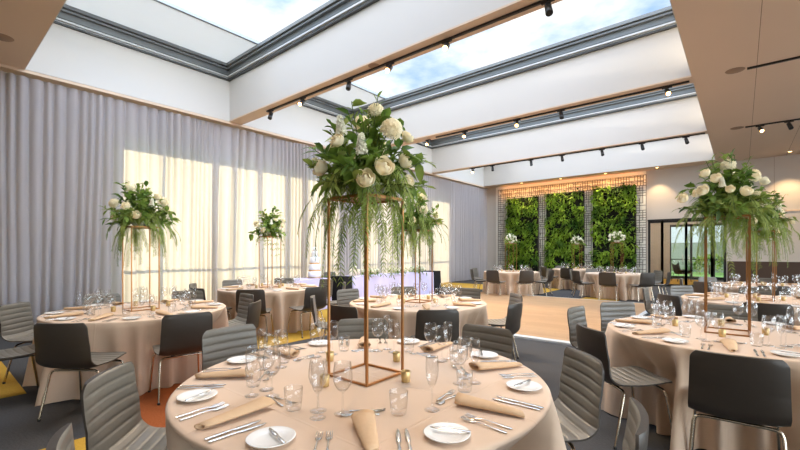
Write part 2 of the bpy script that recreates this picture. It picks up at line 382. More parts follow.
for i, (a, b, top, lab) in enumerate(((1, 2, 4.22, 'left living green wall panel of mixed ferns, nearest the curtain'), (3, 4, 4.28, 'middle living green wall panel of bright mixed ferns'), (5, 6, 4.34, 'right living green wall panel of mixed ferns, nearest the glazed doors'))):
    x0, x1 = LX[a]+.03, LX[b]-.03
    root = empty('vertical_garden', ((x0+x1)/2, YB-.08, 0)); tag(root, lab, 'green wall', 'living wall panels')
    w = (x1-x0)/2; m = M(); m.box((-w, -.02, .25), (w, .06, top-.05)); m.build('planter_panel', 'livingback', root)
    m = M()
    for k in range(2600):
        x = rg.uniform(-w, w); z = rg.uniform(.25, top)
        c = noise.noise((x*2.1+i*9, z*2.1, 0))
        if c < -.18 and rg.random() < .8: continue
        y = -.05 - max(0, .12*(c+.3)) - rg.uniform(0, .09)
        d = Vector((rg.gauss(0, .6), -rg.uniform(.3, 1), rg.gauss(-.1, .6)))
        leaf(m, Vector((x, y, z)), d, Vector((0, -.3, 1)), rg.uniform(.1, .24), rg.uniform(.05, .10), .35)
    tag(m.build('foliage', 'living', root), kind='stuff')
# ------------------------------------------------------------------ track lights
def track(y, x0, x1, lab):
    m = M(); m.box((x0, y-.02, ZC-.035), (x1, y+.02, ZC-.001)); tag(m.build('light_track', 'trackblack'), lab, 'light track', 'ceiling light tracks')
track(5.5, back_x(267, 5.5), -.8, 'black light track under the nearest skylight beam')
track(9.96, back_x(436, 9.96), -.8, 'black light track under the middle skylight beam')
track(14.6, back_x(470, 14.6), -.8, 'black light track under the farthest skylight beam')
track(9.96, .08, 5.5, 'black light track across the tan ceiling at right, nearer one')
track(14.6, .08, 5.5, 'black light track across the tan ceiling at right, farther one')
def spot_proto(lit):
    r = empty('track_spotlight')
    m = M(); m.box((-.09, -.017, -.06), (.09, .017, -.035)); m.build('adaptor', 'trackblack', r)
    m = M(); m.tube([(0, 0, -.06), (0, 0, -.12)], .012); m.build('arm', 'can', r)
    m = M(); d = Vector((.3, -.45, -1) if not lit else (.3, -.9, -.8)).normalized(); p = Vector((0, 0, -.11))
    m.tube([p - d*.03, p - d*.028, p + d*.15, p + d*.152], [.03, .045, .05, .047], 14); m.build('can', 'can', r)
    m = M(); m.tube([p + d*.1521, p + d*.156], .041, 14); m.build('lens', 'lamp' if lit else 'rubber', r)
    return r
SPD = Vector((.3, -.45, -1))
SP = [(5.5, 271, 0), (5.5, 303, 1), (5.5, 349, 0), (5.5, 390, 1), (5.5, 447, 1), (5.5, 548, 0),
      (9.96, 428, 1), (9.96, 465, 1), (9.96, 517, 1), (9.96, 561, 0), (9.96, 667, 1),
      (14.6, 473, 1), (14.6, 492.5, 0), (14.6, 531, 0), (14.6, 562, 0), (14.6, 602, 0), (14.6, 642, 0), (14.6, 686, 0),
      (9.96, 846, 1), (14.6, 760, 1), (14.6, 789, 0)]
ON = {5.5: 'nearest skylight beam', 9.96: 'middle skylight beam', 14.6: 'farthest skylight beam'}
ORD = ['first', 'second', 'third', 'fourth', 'fifth', 'sixth', 'seventh', 'eighth']
protos = {}; cnt = {}; lampspots = []
for y, px, lit in SP:
    x = back_x(px, y); right = x > 0
    cnt[(y, right)] = cnt.get((y, right), 0) + 1
    if px > 800:
        lampspots.append((x, y)); continue
    if lit not in protos:
        protos[lit] = o = spot_proto(lit); o.location = (x, y, ZC); index_kids()
    else: o = copy_tree(protos[lit], None, (x, y, ZC))
    where = 'right-hand ceiling track' if right else ON[y]
    tag(o, '%s %s spotlight from the left under the %s' % (ORD[cnt[(y, right)]-1], 'lit' if lit else 'dark unlit', where), 'spotlight', 'track spotlights')
    if lit: lampspots.append((x, y))
for x, y in lampspots:
    l = bpy.data.lights.new('spot_lamp', 'SPOT'); l.energy = 260; l.color = (1, .72, .42); l.spot_size = rad(75); l.spot_blend = .6; l.shadow_soft_size = .05
    o = bpy.data.objects.new('spot_lamp', l); C.objects.link(o); o.location = Vector((x, y, ZC-.12)) + SPD.normalized()*.2
    o.rotation_euler = SPD.to_track_quat('-Z', 'Y').to_euler()
# speakers and downlights in the ceilings
for p, lab in ((on(735, 70.5, ZC), 'round speaker grille in the right ceiling, nearer one'), (on(737, 128, ZC), 'round speaker grille in the right ceiling, farther one'), (on(1.5, 37, ZC), 'round speaker grille in the left ceiling corner')):
    m = M(); m.lathe([(.15, 0), (.14, -.008), (.0, -.009)], 24); tag(m.build('ceiling_speaker', 'disc', loc=(p.x, p.y, ZC)), lab, 'speaker', 'ceiling speakers')
m = M(); m.lathe([(.11, 0), (.10, -.006), (0, -.007)], 20); tag(m.build('ceiling_speaker', 'disc', loc=(back_x(374, 5.44), 5.44, ZC)), 'round speaker grille under the nearest skylight beam', 'speaker', 'ceiling speakers')
for k, px in enumerate((521.5, 560.5, 605.5, 657, 790)):
    y = 19.4 if px < 700 else 19.2; x = back_x(px, y)
    r = empty('downlight', (x, y, ZC)); tag(r, '%s recessed downlight from the left along the back wall ceiling' % ORD[k], 'downlight', 'back wall downlights')
    m = M(); m.lathe([(.075, 0), (.075, -.006), (.055, -.008), (.052, -.002)], 18, caps=False); m.build('trim_ring', 'trimwhite', r)
    m = M(); m.lathe([(.052, -.003), (0, -.003)], 18, caps=False); m.build('bulb', 'lamp', r)
    l = bpy.data.lights.new('downlight_lamp', 'SPOT'); l.energy = 130 if px < 700 else 260; l.color = (1, .7, .38); l.spot_size = rad(85); l.spot_blend = .5
    o = bpy.data.objects.new('downlight_lamp', l); C.objects.link(o); o.location = (x, y, ZC-.02)
for k, (x, y, lab) in enumerate(((.55, 2.4, 'by the right front table'), (-1.7, .75, 'above the front table'), (-5.6, .75, 'above the left curtain table'), (2.6, 5.0, 'over the right side'))):  # downlights out of view, added to brighten the front of the room
    r = empty('downlight', (x, y, ZC)); tag(r, 'added unseen fill downlight in the tan ceiling ' + lab, 'downlight', 'added fill downlights')
    m = M(); m.lathe([(.075, 0), (.075, -.006), (.055, -.008), (.052, -.002)], 18, caps=False); m.build('trim_ring', 'trimwhite', r)
    m = M(); m.lathe([(.052, -.003), (0, -.003)], 18, caps=False); m.build('bulb', 'lamp', r)
    l = bpy.data.lights.new('downlight_lamp', 'SPOT'); l.energy = 120; l.color = (1, .88, .74); l.spot_size = rad(110); l.spot_blend = .8; l.shadow_soft_size = .06
    o = bpy.data.objects.new('downlight_lamp', l); C.objects.link(o); o.location = (x, y, ZC-.02)
# ------------------------------------------------------------------ chair
def chair_proto():
    r = empty('banquet_chair')
    prof = []                                    # (y, z) from the seat front edge up to the top of the back
    for t in range(0, 13):
        u = t/12; prof.append((.235 - .40*u, .468 - .012*math.sin(PI*u) - .022*u + (-.02*(1-u*6)**2 if u < 1/6 else 0)))
    cy, cz, R = -.165, .556, .11
    for t in range(1, 7):
        a = rad(-90 - t*80/7); prof.append((cy + R*math.cos(a), cz + R*math.sin(a)))
    p0 = prof[-1]
    for t in range(1, 12):
        u = t/11; prof.append((p0[0] - .055*u - .012*math.sin(PI*u), p0[1] + (.835-p0[1])*u))
    Q = [Vector((0, y, z)) for y, z in prof]; n = len(Q)
    # resample finer so the stitched channels read
    L = [0]
    for i in range(1, n): L.append(L[-1] + (Q[i]-Q[i-1]).length)
    tot = L[-1]; NS = 120; NW = 13; NCH = 15
    def samp(s):
        for i in range(1, n):
            if L[i] >= s-1e-9:
                f = (s-L[i-1])/(L[i]-L[i-1]); return Q[i-1].lerp(Q[i], f)
        return Q[-1]
    front, back = [], []
    for i in range(NS+1):
        s = tot*i/NS; p = samp(s); a = samp(max(0, s-.01)); b = samp(min(tot, s+.01)); d = (b-a).normalized()
        nn = Vector((0, -d.z, d.y))
        if nn.y < 0 and p.z > .6: nn = -nn
        nn = Vector((0, d.z, -d.y)) * -1 if False else Vector((0, -d.z, d.y))
        # travelling from the front edge back and up: the sitter's side is up / forward
        if d.y < 0 or d.z > 0: nn = Vector((0, d.z, -d.y))
        up = max(0, (p.z-.5)/.33); hw = .205 + .025*min(1, s/.25) - .012*up
        e0 = min(s, tot-s); hw -= max(0, .045-e0)**2*14
        fr, bk = [], []
        ch = abs(math.sin(PI*NCH*s/tot))**.3
        for j in range(NW):
            w = -1 + 2*j/(NW-1); x = hw*w
            wrap = .028*w*w*min(1, up*2.5); lift = .012*w*w*(1-min(1, up*2.5))
            edge = max(0, 1-(abs(w))**8) 
            base = p + Vector((x, wrap, lift)); 
            fr.append(base + nn*(.003 + .0095*ch)*edge); bk.append(base - nn*.022*(1-.55*abs(w)**6))
        front.append(fr); back.append(bk)
    m = M(); m.grid(front, flip=False)
    m.build('seat_pad', 'leather', r)
    m = M(); m.grid(back, flip=True)
    m.grid([[f[0] for f in front], [f[0] for f in back]], smooth=True); m.grid([[f[-1] for f in back], [f[-1] for f in front]], smooth=True)
    m.grid([front[0], back[0]], smooth=True, flip=True); m.grid([front[-1], back[-1]], smooth=True)
    m.build('shell', 'leatherback', r)
    for fy, by in ((.16, .22), (-.15, -.235)):
        for s in (-1, 1):
            path = [(0, fy, .405), (s*.12, fy, .405), (s*.175, fy, .402), (s*.197, fy, .39), (s*.207, fy+(by-fy)*.08, .365), (s*.232, by, .012)]
            m = M(); m.tube(path, .0105, 8); leg = m.build('leg', 'chrome', r)
            m = M(); m.lathe([(.012, .0), (.013, .002), (.013, .02), (.0, .022)], 8, (s*.233, by, 0)); m.build('foot_cap', 'rubber', leg)
    m = M()
    for s in (-1, 1): m.box((s*.09-.015, -.15, .408), (s*.09+.015, .17, .416)); m.box((s*.09-.015, -.03, .41), (s*.09+.015, .08, .432))
    m.build('seat_bracket', 'rubber', r)
    return r
CHAIR = chair_proto(); index_kids(); chair_used = [0]
def put_chair(p, rz, label, group):
    if not chair_used[0]: o = CHAIR; chair_used[0] = 1; o.location = (p[0], p[1], .002); o.rotation_euler = (0, 0, rz)
    else: o = copy_tree(CHAIR, None, (p[0], p[1], .002), rz)
    return tag(o, label, 'chair', group)
# ------------------------------------------------------------------ tableware prototypes
TT = .75                                         # top of the cloth
def proto(m, name, mat): 
    o = m.build(name, mat); C.objects.unlink(o); return o
def drop(po, p, rz, label, cat, group, z=TT+.001, tilt=None):
    o = po.copy(); C.objects.link(o); o.location = (p.x, p.y, z); o.rotation_euler = (tilt or 0, 0, rz); return tag(o, label, cat, group)
def glass_profile(kind):
    if kind == 'wine': out = [(.0,.0),(.034,.0),(.036,.002),(.02,.006),(.006,.012),(.004,.03),(.0038,.085),(.006,.092),(.022,.103),(.035,.122),(.0415,.148),(.040,.178),(.034,.214)]
    elif kind == 'flute': out = [(.0,.0),(.031,.0),(.033,.002),(.018,.006),(.006,.012),(.004,.03),(.0038,.09),(.006,.097),(.017,.112),(.0255,.14),(.0285,.175),(.0275,.205),(.025,.228)]
    else: out = [(.0,.0),(.029,.0),(.032,.004),(.036,.03),(.0385,.06),(.0395,.095)]
    return out
GP = {}; GS = {}
for k in ('wine', 'flute', 'tumbler'):
    pr = glass_profile(k); inn = []
    zb = {'wine': .092, 'flute': .097, 'tumbler': .006}[k]
    top = pr[-1]; inner = [(max(0, r-.0022), z) for r, z in pr if z > zb+.004][::-1] + [(0, zb+.006)]
    inner[0] = (top[0]-.0018, top[1]-.0005)
    m = M(); m.lathe(pr + [(top[0]-.0009, top[1]+.0007)] + inner, 20, caps=False)
    GS[k] = proto(m, {'wine': 'wine_glass', 'flute': 'champagne_flute', 'tumbler': 'water_tumbler'}[k], 'glass')
m = M(); m.lathe([(0,0),(.05,0),(.055,.003),(.083,.013),(.086,.016),(.083,.017),(.06,.008),(.05,.0055),(0,.005)], 32, caps=False); PLATE = proto(m, 'side_plate', 'china')
def ribbon(m, pts, t=.0022):                     # pts: (x halfwidth list, y, z): a flat tapered bar
    rows = []
    for y, hw, z in pts:
        rows.append([(-hw, y, z), (-hw*.6, y, z+t), (hw*.6, y, z+t), (hw, y, z), (hw*.6, y, z-t*.4), (-hw*.6, y, z-t*.4)])
    m.grid(rows, True); m.add(rows[0], [(0,1,2,3,4,5)]); m.add(rows[-1], [(5,4,3,2,1,0)])
def fork(L):
    m = M(); k = L/.2
    ribbon(m, [(-.10*k, .004, .003), (-.095*k, .0075, .003), (-.05*k, .0055, .004), (0, .003, .007), (.03*k, .003, .006), (.038*k, .009, .004), (.05*k, .012, .003), (.055*k, .012, .003)])
    for x in (-.0105, -.0035, .0035, .0105):
        rows = [(.054*k, .0022, .003), (.08*k, .0018, .004), (.1*k, .0012, .008)]
        mm = M(); ribbon(mm, rows); m.add([(v[0]+x, v[1], v[2]) for v in mm.v], mm.f, True)
    return m
def knife(L):
    m = M(); k = L/.23
    ribbon(m, [(-.115*k, .005, .004), (-.11*k, .008, .004), (-.05*k, .007, .004), (-.005*k, .005, .004), (0, .005, .004), (.004*k, .009, .003), (.06*k, .0098, .003), (.1*k, .007, .003), (.115*k, .001, .003)]); return m
def spoon(L):
    m = M(); k = L/.2
    ribbon(m, [(-.10*k, .004, .003), (-.095*k, .0075, .003), (-.05*k, .0055, .004), (0, .003, .007), (.035*k, .003, .005), (.045*k, .011, .003), (.06*k, .019, .0015), (.075*k, .0205, .001), (.09*k, .015, .0025), (.1*k, .003, .005)]); return m
FORK = proto(fork(.20), 'dinner_fork', 'cutlery'); DFORK = proto(fork(.15), 'dessert_fork', 'cutlery')
KNIFE = proto(knife(.22), 'dinner_knife', 'cutlery'); BKNIFE = proto(knife(.15), 'butter_knife', 'cutlery'); SPOON = proto(spoon(.16), 'dessert_spoon', 'cutlery')
def napkin(seed):
    rnd = random.Random(seed); m = M(); rows = []; NL = 9; NT = 34
    for i in range(NL):
        u = i/(NL-1); y = -.145 + .29*u; w = .020 + .030*u**.8; h = .012 + .010*u
        row = []
        for j in range(NT):
            a = 2*PI*1.8*j/(NT-1); sh = 1 - .42*(j/(NT-1))
            x = w*sh*math.cos(a) ; z = h*sh*math.sin(a)*.95
            row.append((x + .006*math.sin(3*u+seed), y + (.012*math.cos(a) if i in (0, NL-1) else 0), h + z + .001))
        rows.append(row)
    m.grid(rows, False)
    o = m.build('napkin', 'napkin'); md = o.modifiers.new('thickness', 'SOLIDIFY'); md.thickness = .0028; md.offset = 0
    C.objects.unlink(o); return o
NAP = [napkin(1), napkin(2)]
def votive():
    r = empty('votive_holder'); 
    m = M(); m.lathe([(0,0),(.020,0),(.0225,.003),(.0235,.025),(.025,.056),(.0235,.057),(.021,.03),(.02,.012),(0,.012)], 16, caps=False); m.build('holder', 'mercury', r)
    m = M(); m.lathe([(.0195,.013),(.0205,.034),(0,.033)], 14, caps=False); c = m.build('candle', 'wax', r)
    m = M(); m.tube([(0,0,.032), (.001,0,.042)], .0012, 5); m.build('wick', 'rubber', c); return r
def stand():
    r = empty('flower_stand'); h = .1415; b = .011; H = .96
    for sx in (-1, 1):
        for sy in (-1, 1): m = M(); m.box((sx*h-b/2, sy*h-b/2, 0), (sx*h+b/2, sy*h+b/2, H)); m.build('pole', 'gold', r)
    for z, nm in ((.006, 'base_bar'), (H-.006, 'top_bar')):
        for s in (-1, 1):
            m = M(); m.bar((-h+b/2, s*h, z), (h-b/2, s*h, z), b); m.build(nm, 'gold', r)
            m = M(); m.bar((s*h, -h+b/2, z), (s*h, h-b/2, z), b); m.build(nm, 'gold', r)
    m = M(); m.box((-h+.004, -h+.004, H), (h-.004, h-.004, H+.006)); m.build('top_plate', 'gold', r)
    return r
VOT = votive(); STAND = stand(); index_kids(); proto_used = set()
def place(root, p, z, rz, label, cat, group):
    if root.name not in proto_used: proto_used.add(root.name); o = root; o.location = (p.x, p.y, z); o.rotation_euler = (0, 0, rz)
    else: o = copy_tree(root, None, (p.x, p.y, z), rz)
    return tag(o, label, cat, group)
# ------------------------------------------------------------------ flowers
def rose(r, seed, mat='cream'):
    rnd = random.Random(seed); m = M()
    for n, rad_, lo, hi, off, half, flare in ((5, 1.0, -75, 22, 0, 50, .22), (5, .86, -70, 42, .5, 50, .16), (4, .68, -60, 58, .25, 58, .1), (3, .46, -50, 70, .6, 70, .05)):
        for k in range(n):
            a0 = 2*PI*(k+off)/n + rnd.uniform(-.12, .12); rows = []
            for i in range(5):
                v = i/4; la = rad(lo + (hi-lo)*v); row = []
                hw = rad(half)*(math.sin(PI*min(.82, .25+v*.6)))
                for j in range(6):
                    w = -1 + 2*j/5; R = r*rad_*(1 + flare*max(0, v-.55)/.45*(1-.4*w*w) + .05*w*(1 if k % 2 else -1)) + .012*r*rnd.uniform(-1, 1)
                    lt = la - .22*w*w*v
                    row.append((R*math.cos(lt)*math.cos(a0+hw*w), R*math.cos(lt)*math.sin(a0+hw*w), R*math.sin(lt)*.95))
                rows.append(row)
            m.grid(rows)
    m.lathe([(0, -r*.5), (r*.3, -r*.3), (r*.3, r*.2), (r*.2, r*.5), (0, r*.55)], 8, caps=False)
    return m
def hydrangea(r, seed, n=70):
    rnd = random.Random(seed); m = M()
    for k in range(n):
        z = 1 - 1.5*(k+.5)/n; a = k*2.39996; q = math.sqrt(max(0, 1-z*z)); d = Vector((q*math.cos(a), q*math.sin(a), z)); p = d*r*rnd.uniform(.88, 1.05)
        u = d.orthogonal().normalized(); v = d.cross(u); s = r*.33; th = rnd.uniform(0, PI)
        for h in range(4):
            e = u*math.cos(th+h*PI/2) + v*math.sin(th+h*PI/2); f = u*math.cos(th+h*PI/2+PI/2) + v*math.sin(th+h*PI/2+PI/2)
            m.add([p, p+e*s*.6+f*s*.42+d*s*.12, p+e*s*1.05+d*s*.22, p+e*s*.6-f*s*.42+d*s*.12], [(0,1,2,3)])
    m.lathe([(0, -r*.6), (r*.55, -r*.45), (r*.86, 0), (r*.6, r*.6), (0, r*.85)], 10, caps=False); return m
def stock(r, seed, L=2.6):
    rnd = random.Random(seed); m = M()
    for k in range(38):
        u = k/38; a = k*2.4; rr = r*(.62 - .35*u); p = Vector((rr*math.cos(a), rr*math.sin(a), (u-.35)*r*L)); d = Vector((math.cos(a), math.sin(a), .5)).normalized()
        x = d.orthogonal().normalized(); y = d.cross(x); s = r*(.6-.25*u)
        for h in range(5):
            t = h*2*PI/5; t2 = t+.6; m.add([p, p+(x*math.cos(t-.6)+y*math.sin(t-.6))*s*.8+d*s*.3, p+(x*math.cos(t)+y*math.sin(t))*s*1.2+d*s*.2, p+(x*math.cos(t2)+y*math.sin(t2))*s*.8+d*s*.3], [(0,1,2,3)])
    m.tube([(0,0,-r*1.2), (0,0,r*L*.62)], r*.3, 6, 0); return m
BL = {}
def bloom(kind, parent, pos, seed, r, white=False):
    key = (kind, seed % 3, round(r, 3), white)
    nm = {'rose': 'rose', 'hyd': 'hydrangea', 'stock': 'stock_flower'}[kind]
    out = Vector((pos.x, pos.y, pos.z*.6 + .05)).normalized()
    if kind == 'stock': out = Vector((pos.x*.4, pos.y*.4, .5)).normalized()
    q = out.to_track_quat('Z', 'Y').to_euler()
    if key not in BL:
        mm = rose(r, seed) if kind == 'rose' else hydrangea(r, seed) if kind == 'hyd' else stock(r, seed)
        o = mm.build(nm, 'whitepetal' if (white or kind == 'stock') else 'cream', parent); BL[key] = o.data
    else:
        o = bpy.data.objects.new(nm, BL[key]); C.objects.link(o); o.parent = parent
    o.location = pos; o.rotation_euler = q; return o
def arrangement(p, z, seed, label, group, blooms=None, nb=34, nf=22, S=1.0, white=False, lod=1, bowl=True, nbl=13):
    rnd = random.Random(seed); root = empty('flower_arrangement', (p.x, p.y, z)); tag(root, label, 'flower arrangement', group)
    m = M(); m.lathe([(.0, .0), (.07*S, .0), (.1*S, .03), (.12*S, .065), (.112*S, .066), (.09*S, .03), (0, .02)], 20, caps=False); m.build('flower_bowl', 'china' if bowl else 'rubber', root)
    lsz = 1 if lod == 1 else 1.45
    for k in range(nb):
        a = k*2.39996 + rnd.uniform(-.3, .3); el = rad(rnd.choice((5, 20, 35, 50, 65, 80)) + rnd.uniform(-8, 8)); L = S*rnd.uniform(.27, .42)*(1.18 if el > 1 else .92)
        d = Vector((math.cos(a)*math.cos(el), math.sin(a)*math.cos(el), math.sin(el))); o0 = Vector((0, 0, .05*S)); m = M()
        pts = [o0 + d*(L*t) - Vector((0, 0, .12*L*t*t*math.cos(el))) for t in (0, .33, .66, 1)]
        m.tube(pts, [.004, .0035, .003, .002], 5, 1)
        nl = rnd.randint(13, 18) if lod == 1 else 8
        for j in range(nl):
            t = .28 + .72*(j+.5)/nl; q = o0 + d*(L*t) - Vector((0, 0, .12*L*t*t*math.cos(el)))
            e = (d*rnd.uniform(.2, .9) + Vector((rnd.gauss(0, 1), rnd.gauss(0, 1), rnd.gauss(.15, .8)))*.62)
            big = rnd.random() < .45
            leaf(m, q, e, Vector((rnd.gauss(0, .4), rnd.gauss(0, .4), 1)), lsz*S*rnd.uniform(.062, .10)*(1.15 if big else .85), lsz*S*(rnd.uniform(.04, .055) if big else rnd.uniform(.014, .024)), .3)
        m.build('leafy_branch', ['leaf' if k % 3 else 'fern', 'stem'], root)
    for k in range(nf):
        a = k*2.39996 + rnd.uniform(-.3, .3); R0 = S*rnd.uniform(.16, .40); D = S*rnd.uniform(.08, .50)*(1.15 if R0 < .3*S else .8); m = M(); pts = []; sw = rnd.uniform(-.09, .09)*S; sw2 = rnd.uniform(-.05, .05)*S
        ta = Vector((-math.sin(a), math.cos(a), 0)); NP = 17
        for i in range(NP):
            t = i/(NP-1); pts.append(Vector((math.cos(a), math.sin(a), 0))*(R0*(1-(1-t)**1.9)) + ta*(sw*t*t + sw2*math.sin(3*t)) + Vector((0, 0, .05*S + S*.11*math.sin(PI*min(1, t*1.6)) - D*t**2.4)))
        m.tube(pts, .0014, 4, 1)
        st = 2 if lod > 1 else 1
        for i in range(3, NP, st):
            d = (pts[i]-pts[i-1]).normalized(); side = d.cross(Vector((math.cos(a), math.sin(a), .6))); side.normalize()
            for sg in (-1, 1):
                for h in ((0, .33, .66) if lod == 1 else (0,)):
                    q = pts[i-1].lerp(pts[i], h); ln = S*.047*lsz*(1 - .6*abs(i/(NP-1)-.45))*rnd.uniform(.75, 1.15)
                    leaf(m, q, side*sg*.8 + d*rnd.uniform(.5, .9) + Vector((rnd.gauss(0, .12), rnd.gauss(0, .12), -.12)), Vector((math.cos(a), math.sin(a), .4)), ln, ln*.17*lsz, .2)
        m.build('fern_frond', ['fern', 'stem'], root)
    if blooms:
        for i, (kind, x, zz, dep, r) in enumerate(blooms):
            bloom(kind, root, RT*x - FW*dep + Vector((0, 0, zz)), i, r, white)
    else:
        for i in range(nbl):
            a = i*2.39996 + seed; el = rad((8, 30, 48, 68, 22, 40)[i % 6]); L = S*rnd.uniform(.25, .31)
            v = Vector((math.cos(a)*math.cos(el), math.sin(a)*math.cos(el), math.sin(el)*1.25))*L + Vector((0, 0, .06*S))
            bloom(('rose', 'hyd', 'rose', 'stock')[i % 4], root, v, i, S*(.042 if i % 4 == 0 else .05 if i % 4 == 1 else .04 if i % 4 == 2 else .03), white)
    return root
# ------------------------------------------------------------------ tables
PLACES = ['nearest', 'near right', 'right', 'far right', 'farthest', 'far left', 'left', 'near left']
def tablecloth(c, seed, presses, label, R0):
    rnd = random.Random(seed); m = M(); NA = 220; rows = []
    ph = [rnd.uniform(0, 6.28) for _ in range(6)]; nf = rnd.choice((19, 21, 22))
    def fold(a, f):
        pr = 0; dep = .03
        for pa, pd in presses:
            da = abs((a-pa+PI) % (2*PI) - PI); q = 1 - min(1, max(0, (da-.27)/.11))
            if q > pr: pr = q; dep = max(.03, R0 + .075 - (pd-.235))
        w = (.5+.5*math.sin(nf*a + ph[0] + 1.1*math.sin(3*a+ph[1])))**1.2; w2 = math.sin(nf*2.3*a+ph[2])
        out = (-.03 + .17*w + .014*w2 + .03*math.sin(5*a+ph[3]))*f**.9 + .04*f
        inn = -dep*min(1, f*2.9) + (.085*w - .01)*min(1, f*1.8)**.8
        return out*(1-pr) + inn*pr
    for r in (0, .3, .6, .8, R0-.025): rows.append([(r*math.cos(2*PI*i/NA), r*math.sin(2*PI*i/NA), TT) for i in range(NA)])
    for r, z in ((R0-.01, TT-.003), (R0-.001, TT-.012)): rows.append([(r*math.cos(2*PI*i/NA), r*math.sin(2*PI*i/NA), z) for i in range(NA)])
    K = 12
    for k in range(1, K+1):
        f = k/K; z = TT-.012 - (TT-.018)*f; row = []
        for i in range(NA):
            a = 2*PI*i/NA; r = R0 + .001 + fold(a, f); row.append((r*math.cos(a), r*math.sin(a), z + (.006*math.sin(nf*a) if k == K else 0) + (.002 if k == K else 0)))
        rows.append(row)
    m.grid(rows, True, flip=False)
    # hemmed inside so the cloth has a back
    return tag(m.build('tablecloth', 'cloth', loc=(c.x, c.y, 0)), label, 'tablecloth', 'floor-length round tablecloths')
def table(c, key, phrase, seed, base=1.0, skip=(), over={}, level=3, wine=True, stand_px=None, arr=None, clothlabel=None, skipset=(), R0=.915):
    A = math.atan2(c.y, c.x); near = A + PI; presses = []
    rnd = random.Random(seed*7+1)
    for k in range(8):
        psi = rad(base + 45*k); dist = 1.08; tw = rnd.uniform(-6, 6)
        rel = ((psi - near) % (2*PI)); pl = PLACES[int(round(rel/(PI/4))) % 8]
        if pl in over:
            o = over[pl]; psi += rad(o[0]); dist = o[1]; tw = o[2] if len(o) > 2 else 0
        seen = 'back' if pl in ('nearest', 'near right', 'near left') else 'front' if pl in ('farthest', 'far left', 'far right') else 'side'
        if pl not in skip:
            presses.append((psi, dist))
            d = Vector((math.cos(psi), math.sin(psi), 0))
            look = {'back': 'grey chair, smooth back to us', 'front': 'grey channel-tufted chair facing us', 'side': 'grey chair seen side on'}[seen]
            put_chair(c + d*dist, psi + PI/2 + rad(tw), '%s, %s seat of the %s' % (look, pl, phrase), 'chairs around the round tables')
        # place setting
        if pl in skipset: continue
        psi2 = rad(base + 45*k + rnd.uniform(-2.5, 2.5)); d = Vector((math.cos(psi2), math.sin(psi2), 0)); s = Vector((-math.sin(psi2), math.cos(psi2), 0)); rz = psi2 + PI/2
        def L(x, y): return c + d*(R0-y) + s*x       # x to the guest's right, y from the rim inwards
        where = 'at the %s place of the %s' % (pl, phrase)
        if level >= 2:
            drop(NAP[k % 2], L(rnd.uniform(-.015, .015), .20), rz + rnd.uniform(-.12, .12), 'rolled tan linen napkin ' + where, 'napkin', 'rolled tan napkins')
            pp = L(-.33, .195); drop(PLATE, pp, rz, 'small white side plate ' + where, 'plate', 'white side plates')
        if level >= 3:
            drop(BKNIFE, pp + s*.02, rz + rnd.uniform(.35, .75), 'butter knife on the side plate ' + where, 'knife', 'butter knives', z=TT+.0165)
            for x, nm in ((-.165, 'outer'), (-.125, 'inner')): drop(FORK, L(x, .14), rz + rnd.uniform(-.05, .05), '%s steel dinner fork ' % nm + where, 'fork', 'dinner forks')
            for x, nm in ((.155, 'outer'), (.12, 'inner')): drop(KNIFE, L(x, .14), rz + rnd.uniform(-.05, .05), '%s steel dinner knife ' % nm + where, 'knife', 'dinner knives')
            drop(SPOON, L(-.02, .40), rz + PI/2 + rnd.uniform(-.1, .1), 'dessert spoon laid crosswise ' + where, 'spoon', 'dessert spoons')
            drop(DFORK, L(.01, .435), rz - PI/2 + rnd.uniform(-.1, .1), 'dessert fork laid crosswise ' + where, 'fork', 'dessert forks')
        for kind, x, y, nm in (('tumbler', .13, .40, 'clear water tumbler'), ('wine', .20, .47, 'outer clear wine glass'), ('flute', .275, .42, 'clear champagne flute')) + ((('wine', .305, .52, 'innermost clear wine glass'),) if key in ('T1', 'T2', 'R1', 'R2', 'T4') else ()):
            if kind == 'wine' and key == 'T1' and pl == 'nearest': continue
            drop(GS[kind], L(x + rnd.uniform(-.012, .012), y + rnd.uniform(-.012, .012)), rnd.uniform(0, 6), nm + ' ' + where, 'glass', {'tumbler': 'water tumblers', 'wine': 'wine glasses', 'flute': 'champagne flutes'}[kind])
    tablecloth(c, seed, presses, clothlabel or 'taupe tablecloth hanging to the floor over the round %s' % phrase, R0)
    sp = stand_px or c
    place(STAND, sp, TT+.001, rad(1), 'tall square gold flower stand on the ' + phrase, 'stand', 'gold flower stands')
    for i, (vx, vy) in enumerate(((-.245, .28), (.165, .27), (.215, -.12), (-.19, -.19))):
        q = sp + RT*vx + FW*vy; place(VOT, q, TT+.001, i, 'gold votive candle %s of the stand on the %s' % (('left', 'far right', 'near right', 'near left')[i], phrase), 'candle holder', 'gold votive candles')
    arr(sp, TT + .97)
T1c = at(366, 2.22)
B1 = []
for kind, px, py, dep, r in (('rose', 323, 168, .1, .048), ('rose', 316, 163, .04, .03), ('rose', 371, 179, .27, .047), ('rose', 389, 167, .25, .05), ('rose', 412, 182, .16, .034), ('rose', 408, 162, .12, .04), ('stock', 367, 147, .26, .036), ('stock', 345, 128, .18, .034), ('rose', 342, 141, .2, .038),
                             ('hyd', 378, 113, .08, .045), ('hyd', 395, 131, .16, .058), ('rose', 410, 138, .08, .036), ('rose', 383, 150, -.2, .045), ('rose', 350, 160, -.25, .045), ('hyd', 360, 125, -.18, .05), ('rose', 333, 150, -.15, .04)):
    t = 2.24-dep; r *= .9; B1.append((kind, ((px-367)/FX)*t, CH + (HZ-py)/FX*t - (TT+.97), dep, r))
